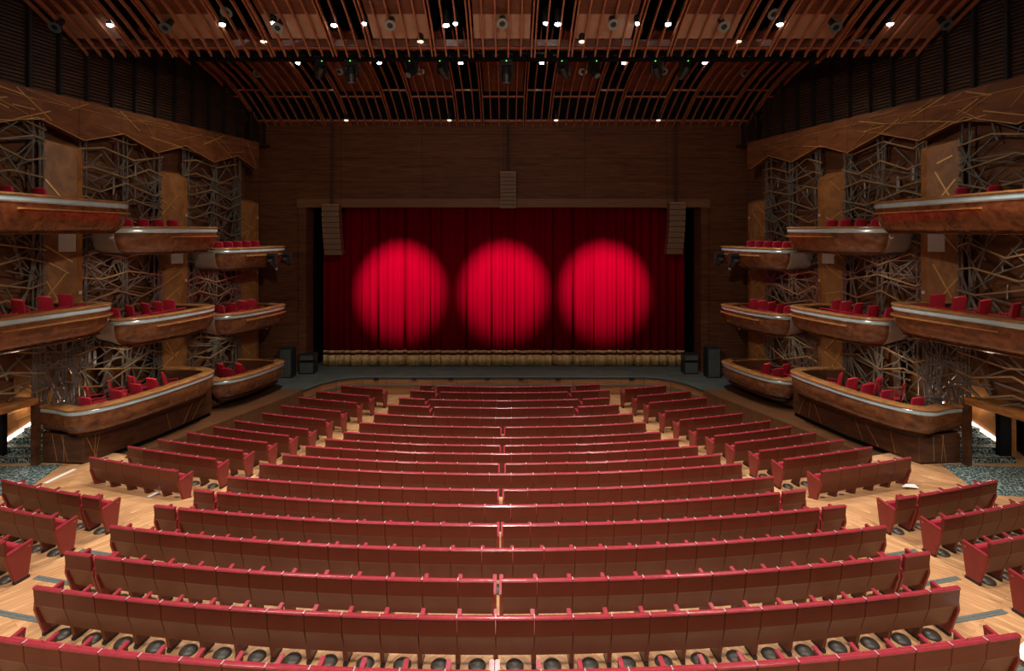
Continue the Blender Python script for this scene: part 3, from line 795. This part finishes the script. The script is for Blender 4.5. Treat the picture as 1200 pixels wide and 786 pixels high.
for side, nm in ((-1, 'left'), (1, 'right')):
    T1 = 'lowest'; 
    opera_box(side, plan3(19.5), 1.42, f'boat-shaped wooden box of the lowest tier on the {nm}, nearest the stage', PT1, slab=False)
    pl = [(15.16, -.02), (15.02, .55), (14.82, 1.2), (15.25, 1.68), (16.2, 1.95), (17.4, 2.03), (18.5, 2.0), (19.0, 1.85), (19.35, 1.35), (19.5, .6), (19.55, -.3)]
    opera_box(side, pl, 1.98, f'long wooden box of the lowest tier on the {nm}, standing on a plinth', PT1, slab=False)
    opera_box(side, plan3(19.55), 3.78, f'boat-shaped wooden box of the middle tier on the {nm}, nearest the stage', PT2, 14, (.42, .86), lampy=.8)
    opera_box(side, plan3(15.65), 4.25, f'boat-shaped wooden box of the middle tier on the {nm}, second from the stage', PT2, 14, (.42, .82))
    opera_box(side, [(9.0, -.3), (9.05, .6), (9.6, 1.3), (10.8, 1.75), (12.5, 1.9), (14.0, 2.0), (14.85, 2.0), (15.3, 1.75), (15.55, 1.1), (15.65, .4), (15.7, -.3)], 4.83,
              f'long wooden box of the middle tier on the {nm}, closest to the camera', PT2, 4, (.4, .7))
    opera_box(side, plan3(19.55), 6.20, f'boat-shaped wooden box of the top tier on the {nm}, nearest the stage', PT3, 14, (.42, .86), lampy=.72)
    opera_box(side, plan3(15.65, .1), 6.96, f'boat-shaped wooden box of the top tier on the {nm}, second from the stage', PT3, 14, (.45, .84), lampy=.78)
    opera_box(side, [(8.0, 2.5), (8.4, 4.2), (9.4, 4.2), (10.6, 3.9), (12.2, 3.45), (13.7, 2.95), (14.9, 2.55), (15.35, 2.1), (15.6, 1.2), (15.7, .4), (15.72, -.3)], 7.62,
              f'broad wooden box of the top tier on the {nm}, closest to the camera', PT3, 0, (.35, .66), lampy=.72)
    # plinths
    def plinth(poly, z0, z1, lab):
        t = thing('box_plinth', lab, 'plinth', tuple(wp(side, poly[0][0], poly[0][1], z0)))
        b = MB(); q = [wp(side, y, p, 0) for y, p in poly]; b.prism([(v.x, v.y) for v in q], 2, z0, z1); part_at(b, 'body', M['dark_wood'], t, bevel=.01, seg=1)
        b = MB()
        for (y0, p0), (y1, p1) in zip(poly[:3], poly[1:4]):
            for k in range(3):
                u = random.uniform(.1, .9); v = min(.98, u+random.uniform(-.2, .3)); 
                A = wp(side, y0+(y1-y0)*u, p0+(p1-p0)*u+.004, z0+.03); B_ = wp(side, y0+(y1-y0)*max(.02, v), p0+(p1-p0)*max(.02, v)+.004, z1-.02)
                b.bar(A, B_, .012, .012)
        part_at(b, 'inlay_lines', M['gold'], t)
        b = MB(); b.prism([(v.x, v.y) for v in [wp(side, y+(.06 if i == 0 else 0), p-.06, 0) for i, (y, p) in enumerate(poly)]], 2, z0-.16, z0); part_at(b, 'toe_kick', M['void'], t)
    plinth([(15.2, -.02), (15.12, 1.2), (17.2, 1.5), (19.4, 1.5), (19.9, 1.1), (19.9, -.02)], .40, 1.19, f'dark wooden plinth carrying the long lowest box on the {nm}')
    plinth([(19.95, -.7), (19.95, 1.0), (21.2, 1.35), (22.7, 1.3), (23.1, .9), (23.2, -.7)], .36, .63, f'low dark plinth under the lowest {nm} box nearest the stage')

# box chairs
def chair_proto():
    t = thing('box_chair', 'c', 'chair', (0, 0, -60))
    b = MB(); b.box((0, .03, .45), (.46, .44, .09)); mk('seat', b.mesh('seat', M['chair_red'], smooth=True, bevel=.03), t)
    b = MB(); n = 6
    pr = [(-.215, .50), (-.285, .97), (-.262, 1.0), (-.235, .97), (-.165, .50)]
    vs = []
    for k in range(n+1):
        x = -.225+.45*k/n; cu = .05*(1-(2*k/n-1)**2)
        vs += [(x, y-cu, z-.03*abs(2*k/n-1)**3) for y, z in pr]
    m = len(pr); fs = [(k*m+j, k*m+(j+1) % m, (k+1)*m+(j+1) % m, (k+1)*m+j) for k in range(n) for j in range(m)]+[tuple(range(m)), tuple(range(n*m, n*m+m))[::-1]]
    b.add(vs, fs); mk('backrest', b.mesh('backrest', M['chair_red'], smooth=True), t)
    for s in (-1, 1):
        b = MB(); b.bar((s*.26, -.22, .66), (s*.26, .18, .66), .05, .04); b.bar((s*.26, .16, .66), (s*.26, .18, .42), .03, .03); b.bar((s*.26, -.21, .66), (s*.26, -.2, .42), .03, .03)
        mk('armrest', b.mesh('armrest', M['chair_red'], bevel=.008), t)
        for q in (-1, 1):
            b = MB(); b.tube((s*.2, q*.18, .41), (s*.23, q*.21, 0), .016, .013, 8); mk('leg', b.mesh('leg', M['chrome']), t)
    return t
cp = None
def chair(side, y, p, z, face, lab, grp):
    global cp
    if cp is None: cp = chair_proto(); o = cp
    else: o = copy_tree(cp)
    v = wp(side, y, p, z); o.location = v
    # faces the stage, turned a little to the middle
    o.rotation_euler.z = face*side
    tag(o, lab, 'chair', grp)
for side, nm in ((-1, 'left'), (1, 'right')):
    rc = random.Random(5+side)
    def rowof(ys, p, z, lab, f=None, ps=None):
        N = len(ys)
        for k, y in enumerate(ys):
            face = (f[k] if f else rc.uniform(.15, .55))
            chair(side, y, ps[k] if ps else p, z, face, lab.replace('#', ORD[N-k]), 'red chairs in the opera boxes')
    ZC = .84
    rowof([15.75, 16.45, 17.1, 17.75, 18.35], 1.0, 1.98-ZC, f'red chair at the rail, {nm} plinth box, # from the stage', [.2, .25, .3, .35, .9], [.85, 1.1, 1.12, 1.05, 1.0])
    if side < 0: rowof([16.6, 17.3, 18.0], .18, 1.98-ZC, f'red armchair against the lattice, {nm} plinth box, # from the stage', [.9, .8, .5])
    else: rowof([17.0, 17.8], .18, 1.98-ZC, f'red armchair against the lattice, {nm} plinth box, # from the stage', [.9, .6])
    rowof([21.2, 21.95], .9, 1.42-ZC, f'red chair at the rail, lowest {nm} box by the stage, # from it', [.2, .5])
    if side < 0: rowof([21.1, 21.95], .15, 1.42-ZC, f'red armchair at the back, lowest {nm} box by the stage, # from it', [.9, .5])
    else: rowof([20.7, 21.3, 21.9], .15, 1.42-ZC, f'red armchair at the back, lowest {nm} box by the stage, # from it', [.9, .7, .5])
    rowof([12.75, 13.35, 13.98, 14.6, 15.12] if side < 0 else [12.7, 13.3, 13.95, 14.55, 15.1], .95, 4.83-.70, f'red chair, middle-tier {nm} box closest to camera, # from the stage')
    rowof([16.55, 17.1, 17.65, 18.1, 18.5], .95, 4.25-.70, f'red chair, middle-tier {nm} box second from stage, # chair from the stage')
    rowof([20.8, 21.4, 22.0, 22.5] if side < 0 else [20.6, 21.1, 21.6, 22.1, 22.6], .95, 3.78-.72, f'red chair, middle-tier {nm} box nearest stage, # from the stage')
    rowof([11.3, 12.0, 12.7, 13.4], 2.1, 7.62-.74, f'red chair top, top-tier {nm} box closest to camera, # from the stage', [.3]*4)
    rowof([16.7, 17.25, 17.8, 18.35], 1.2, 6.96-.76, f'red chair top, top-tier {nm} box second from stage, # chair from the stage', [.3]*4)
    rowof([20.5, 21.0, 21.5, 22.0, 22.5], 1.1, 6.20-.76, f'red chair, top-tier {nm} box nearest stage, # from the stage', [.3]*5)

# ------------------------------------------------------------------ moving head lights
def moving_head(loc, lab, grp, s=1.0, tilt=.5, led=True, rz=0):
    t = thing('moving_head_light', lab, 'stage light', loc, rz, grp)
    b = MB(); b.box((0, 0, -.06*s), (.34*s, .26*s, .12*s)); mk('base', b.mesh('base', M['black_metal'], bevel=.015*s), t)
    b = MB()
    for q in (-1, 1): b.box((q*.17*s, 0, -.26*s), (.05*s, .16*s, .34*s))
    b.box((0, 0, -.135*s), (.36*s, .18*s, .04*s)); mk('yoke', b.mesh('yoke', M['black_metal'], bevel=.01*s), t)
    d = Vector((0, math.sin(tilt), -math.cos(tilt))); c = Vector((0, 0, -.34*s))
    b = MB(); b.tube(c-d*.16*s, c+d*.05*s, .11*s, .14*s, 16); b.tube(c+d*.05*s, c+d*.26*s, .14*s, .115*s, 16)
    hd = mk('head', b.mesh('head', M['black_metal'], smooth=True), t)
    b = MB(); b.tube(c+d*.255*s, c+d*.275*s, .10*s, .095*s, 16); mk('lens', b.mesh('lens', M['ring'], smooth=True), hd)
    if led:
        b = MB(); b.box((0, -.135*s, -.05*s), (.03*s, .01, .02*s)); mk('indicator', b.mesh('indicator', M['led_green']), t)
for side, nm in ((-1, 'left'), (1, 'right')):
    for k, (y, p) in enumerate(((21.5, 2.28), (22.45, 2.28))):
        moving_head(wp(side, y, p, 5.94), f'black stage light clamped under the top {nm} box rail, {"nearer the camera" if k == 0 else "nearer the stage"}', 'stage lights on the boxes', 1.0, .9, False, .3*side)
        b = MB()
# truss with its lights
TD = 18.7
a, c = at(225, 66, TD), at(955, 66, TD)
t = thing('lighting_truss', 'long black lighting bar hanging in the gap between the slatted ceilings', 'truss', ((a.x+c.x)/2, TD, a.z))
b = MB(); b.b2((a.x, TD-.15, a.z-.14), (c.x, TD+.15, a.z+.14)); part_at(b, 'beam', M['void'], t)
b = MB()
for k in range(42):
    x = a.x+.3+k*(c.x-a.x-.6)/41; b.box((x, TD-.17, a.z+random.uniform(-.07, .07)), (random.uniform(.1, .3), .06, .05))
part_at(b, 'cable_bundle', M['black_metal'], t)
for k in range(7):
    x = a.x+.5+k*(c.x-a.x-1)/6; b = MB(); b.tube((x, TD, a.z), (x, TD, 15.8), .02, n=6); part_at(b, 'hanging_cable', M['black_metal'], t)
for k, px in enumerate((375, 411.6, 483, 518.5, 593.5, 661, 696, 770, 803)):
    p = at(px, 70, TD-.02); big = px in (411.6, 593.5)
    moving_head((p.x, TD-.0, a.z-.14), f'black moving stage light under the ceiling bar, {ORD[k+1]} from the left', 'moving lights on the ceiling bar', 1.25 if big else 1.05, [.9, .1, -.8, .9, .1, .9, -.7, .9, .8][k], True, [.7, 0, -.6, -.6, 0, -.6, .6, -.6, .5][k])

# ------------------------------------------------------------------ slatted ceilings
def prof(de, ze):
    P = [(de, ze), (de-.9, ze+.50), (de-1.8, ze+.93), (de-4.0, ze+1.75), (de-6.7, ze+2.35), (de-9.5, ze+2.8)]
    return P
def zat(P, d):
    for (d0, z0), (d1, z1) in zip(P[:-1], P[1:]):
        if d1 <= d <= d0: t = (d0-d)/(d0-d1); return z0+(z1-z0)*t
    return P[-1][1]
edgesX = [1.0]
for k in range(8): edgesX.append(edgesX[-1]+(1.2 if k % 2 == 0 else 2.0))
SX = []
bays = [(-1.0, 1.0, 5)]
prev = 1.0
for k, e in enumerate(edgesX[1:]):
    bays += [(prev, e, 3 if k % 2 == 0 else 5), (-e, -prev, 3 if k % 2 == 0 else 5)]; prev = e
def canopy(name, lab, de, ze, dmin, xmax, railds):
    P = [(d, z+CZ) for d, z in prof(de, ze)]; P = [q for q in P if q[0] >= dmin-.01] or P
    t = thing(name, lab, 'slatted ceiling', (0, de, ze+CZ))
    xs = set()
    for x0, x1, g in bays:
        if max(abs(x0), abs(x1)) > xmax+.01: continue
        for k in range(g+1):
            x = x0+(x1-x0)*k/g
            if k == 0: x += .055
            if k == g: x -= .055
            xs.add(round(x, 3))
    b = MB(); nseg = 14
    ds = [de-(de-P[-1][0])*k/nseg for k in range(nseg+1)]
    def zs(d): # smooth profile
        u = (de-d); return ze+CZ+.60*u-.055*u*u if u < 3.2 else ze+CZ+.60*3.2-.055*3.2*3.2+(.60-.11*3.2)*(u-3.2)*.75
    for x in sorted(xs):
        h = .13; w = .045; v = []
        e_ = .18 + random.uniform(-.03, .03)
        dd = [de+e_]+ds
        for d in dd:
            z = zs(d); v += [(x-w/2, d, z), (x+w/2, d, z), (x+w/2, d, z+h), (x-w/2, d, z+h)]
        f = [(0, 1, 2, 3)]
        for k in range(len(dd)-1):
            q = 4*k; f += [(q+j, q+(j+1) % 4, q+4+(j+1) % 4, q+4+j) for j in range(4)]
        b.add(v, f)
    part_at(b, 'slats', M['slat_wood'], t, 'red-brown wooden slats running towards the stage')
    b = MB(); xm = max(xs); b.b2((-xm, de-.02, zs(de)+.10), (xm, de+.06, zs(de)+.2)); part_at(b, 'end_rail', M['slat_wood'], t)
    for x0, x1, g in bays:
        if max(abs(x0), abs(x1)) > xmax+.01: continue
        for rd in (railds[0] if g == 5 else railds[1]):
            b = MB(); b.b2((x0+.05, rd-.03, zs(rd)+.02), (x1-.05, rd+.03, zs(rd)+.09)); part_at(b, 'cross_rail', M['slat_wood'], t)
    return t, zs, xs
CE1, CE2 = (17.5, 5.72), (26.2, 5.12)
t1, zs1, xs1 = canopy('slatted_canopy', 'slatted wooden ceiling canopy closest to the camera', *CE1, 10, 13.8, ([], []))
t2, zs2, xs2 = canopy('slatted_canopy', 'slatted wooden ceiling canopy dipping down to the stage wall', *CE2, 19, 13.8, ([24.55], [24.1]))
def board(t, x0, x1, d0, d1, zf, off, mat, name='reflector_board'):
    b = MB(); v = []
    n = 4
    for k in range(n+1):
        d = d0+(d1-d0)*k/n; z = zf(d)+off; v += [(x0, d, z), (x1, d, z), (x0, d, z+.05), (x1, d, z+.05)]
    f = [(0, 1, 3, 2), (4*n, 4*n+2, 4*n+3, 4*n+1)]
    for k in range(n):
        q = 4*k; f += [(q, q+4, q+5, q+1), (q+2, q+3, q+7, q+6), (q, q+2, q+6, q+4), (q+1, q+5, q+7, q+3)]
    b.add(v, f); part_at(b, name, mat, t)
for x0, x1, g in bays:
    if g == 5 and max(abs(x0), abs(x1)) < 13.9:
        board(t1, x0+.12, x1-.12, 12.0, 16.42, zs1, .2, M['board_wood'])
        board(t1, x0+.12, x1-.12, 16.46, 17.3, zs1, .24, M['beige_board'])
        board(t2, x0+.12, x1-.12, 20.0, 24.5, zs2, .25, M['board_wood'])
b = MB(); b.b2((-13.6, 17.36, CZ+5.86), (13.6, 17.44, CZ+6.07)); part_at(b, 'edge_beam', M['board_wood'], t1)
# side soffit of the first canopy
for s in (-1, 1):
    board(t1, s*13.9-.0 if s > 0 else -15.2, 15.2 if s > 0 else -13.9, 11, 17.2, zs1, .1, M['louvre'], 'side_panel')
# lamps in the ceiling
def downlight(px, py, d, lab, kind, grp):
    p = at(px, py, d)
    t = thing('downlight', lab, 'ceiling light', p, 0, grp)
    r = .10
    if kind == 'ring': t.rotation_euler = (-.75, 0, 0)
    b = MB(); b.lathe([(r, .02), (r*1.05, .10), (r*.95, .42), (r*.5, .48)], 16); mk('housing', b.mesh('housing', M['black_metal'], smooth=True), t)
    if kind == 'ring':
        b = MB(); n = 20
        for i in range(n):
            a0, a1 = 2*math.pi*i/n, 2*math.pi*(i+1)/n
            b.add([(r1*math.cos(a), r1*math.sin(a), z) for a in (a0, a1) for r1, z in ((.175, 0), (.175, .03), (.09, .03), (.09, 0))], [(0, 1, 5, 4), (1, 2, 6, 5), (2, 3, 7, 6), (3, 0, 4, 7)])
        mk('ring', b.mesh('ring', M['ring'], smooth=True), t)
    else:
        rr = {'lamp': .085, 'small': .06, 'warm': .10}[kind]
        b = MB(); b.lathe([(rr*.6, -.035), (rr, -.01), (rr, .03)], 16); mk('lens', b.mesh('lens', M['lamp' if kind != 'warm' else 'lamp_warm'], smooth=True), t)
    return p
G = 'lamps set among the ceiling slats'
for k, (px, py, kd) in enumerate([(129, 29.6, 'lamp'), (260.6, 29, 'lamp'), (320, 27.3, 'small'), (391.5, 30, 'lamp'), (427, 28, 'small'), (523, 30, 'lamp'), (533.7, 28, 'small'), (639.3, 27.7, 'small'), (653.6, 28.6, 'lamp'), (746.8, 28, 'small'), (783, 28.6, 'lamp'), (914, 29, 'lamp'), (1043, 28.6, 'lamp')]):
    downlight(px, py, 16.55, f'bright cool downlight in the nearer canopy, {ORD[k+1]} bright one from the left', kd, G)
for k, px in enumerate((349, 444.6, 540, 635, 731, 825.6)):
    downlight(px, 74, 21.9, f'bright downlight in the far canopy just behind the bar, {ORD[k+1]} from the left', 'lamp', G)
for k, px in enumerate((309, 492.7, 682, 865)):
    downlight(px, 49, 17.2, f'warm pinkish lamp at the edge of the nearer canopy, {ORD[k+1]} from the left', 'warm', G)
for k, px in enumerate((405.8, 526.6, 651.7, 771.6)):
    downlight(px, 141, 25.7, f'small warm lamp at the stage end of the far canopy, {ORD[k+1]} from the left', 'warm', G)
for k, (px, py) in enumerate([(63.5, 32.5), (193.4, 33), (265, 15), (325, 33), (457, 30), (588.7, 28), (719, 29), (848.6, 31.5), (907, 17), (980, 32.4), (1109.7, 29.6)]):
    downlight(px, py, 16.3, f'unlit ring-faced lamp in the nearer canopy, {ORD[k+1]} unlit one from the left', 'ring', G)
for k, (px, py) in enumerate([(301, 86.5), (397, 84), (492.7, 84), (683, 84), (778, 84), (873, 86)]):
    downlight(px, py, 22.9, f'unlit black can lamp in the far canopy, {ORD[k+1]} unlit one from the left', 'ring', G)

# ceiling and shell
b = MB(); b.b2((-18, -6, 15.9), (18, 28, 16.1)); struct(b.obj('ceiling', M['void']), 'black ceiling void above the slatted canopies', 'ceiling')

# ------------------------------------------------------------------ lights
def spot(loc, target, e, ang, blend, col=(1, .93, .84), size=.12, name='house_spot'):
    l = bpy.data.lights.new(name, 'SPOT'); l.energy = e; l.spot_size = math.radians(ang); l.spot_blend = blend; l.color = col; l.shadow_soft_size = size
    o = mk(name, l, None, loc); d = Vector(target)-Vector(loc); o.rotation_euler = d.to_track_quat('-Z', 'Y').to_euler(); return o
# curtain spots from the rear of the house
for tx in (-5.19, .0, 5.07):
    spot((tx*.9, 9.5, 13.2), (tx, 27.5, 3.84), 62000, 14.7, .75, (1, .86, .80), .05, 'curtain_spot')
# house downlights hung at canopy height
for x in (-8, 0, 8):
    for y, e, a in ((2, 3900, 115), (8.5, 4000, 100), (15, 4300, 78)):
        xx = x*(.85 if y == 15 else 1)
        spot((xx, y, 12.3), (xx*.95, y+.2, 0), e, a, .7, (1, .93, .84), .5)
for x in (-7, 0, 7): spot((x, 20.6, 12.6), (x, 20.2, 0), 2900, 78, .8, (1, .92, .84), .16)
K = 1.04; CC = Vector((CX, 0, CZ))
def kk(v): return CC+(Vector(v)-CC)*K
for s in (-1, 1):
    # added fill spots that brighten the side walls from above
    for y, e in ((12.5, 120), (16, 130), (19.0, 330), (22.5, 70)):
        spot(kk(wp(s, y, 2.7, 12.6)), kk(wp(s, y+.3, -.3, 7.5)), e, 95, .9, (1, .80, .58), .2, 'wall_fill')
    # fittings under each box lighting the wall behind the chairs
    for y, z, e in ((13.4, 3.6, 45), (17.3, 3.2, 80), (21.4, 2.75, 60), (13.4, 6.6, 60), (17.3, 6.0, 45), (21.4, 5.2, 36)):
        spot(kk(wp(s, y, .75, z)), kk(wp(s, y+.3, -.25, z-2.2)), e, 140, .8, (1, .82, .6), .08, 'box_lamp')
    spot(kk(wp(s, 14.0, -1.1, 2.0)), kk(wp(s, 14.6, -1.6, .4)), 40, 150, .8, (1, .85, .68), .08, 'vestibule_fill')  # added fill that brightens the recessed lower wall
    # fill spot onto the boxes from above the stalls
    spot((s*-3.0, 4.5, 11.5), (s*11.2, 17.5, 5.0), 3300, 60, .9, (1, .88, .76), .25, 'box_wash')
spot((0, -2.5, 10.5), (0, 20.5, -.5), 3600, 40, .8, (1, .90, .80), .3, 'front_rows_fill')  # added fill so the backs of the front rows come out brighter
# added fill spots standing in for light bounced up to canopies and stage wall
for x in (-5, 5): spot((x, -3, 8.0), (x*.4, 24, 12.3), 2000, 46, .9, (1, .80, .66), .4, 'canopy_fill')
# the side walls with all that hangs on them stand slightly further out
SIDESET = ('opera_box', 'box_plinth', 'lattice_screen', 'wall_column', 'louvre_screen', 'box_chair', 'staircase', 'stair_light', 'stair_glow',
           'trim_lintel', 'trim_post', 'trim_jamb', 'wall_left', 'wall_right', 'wall_lower', 'wall_stair')
for o in list(COL.objects):
    if o.parent is None and (o.name.startswith(SIDESET) or (o.name.startswith('moving_head') and o.get('group') == 'stage lights on the boxes')):
        o.location = kk(o.location); o.scale = (K, K, K)
w = bpy.data.worlds.new('world'); sc.world = w; w.use_nodes = True
w.node_tree.nodes['Background'].inputs[0].default_value = (1, .85, .72, 1); w.node_tree.nodes['Background'].inputs[1].default_value = .10

# ------------------------------------------------------------------ camera
cam = bpy.data.cameras.new('camera'); cam.sensor_width = 36; cam.lens = F/1200*36
cam.shift_x = (600-PX)/1200; cam.shift_y = -(393-PY)/1200; cam.clip_end = 200
co = mk('camera', cam, None, (CX, 0, CZ)); co.rotation_euler = (math.radians(90), 0, 0)
sc.camera = co
sc.view_settings.view_transform = 'Standard'; sc.view_settings.look = 'None'
sc.view_settings.exposure = 0; sc.view_settings.gamma = 1; sc.view_settings.use_curve_mapping = False
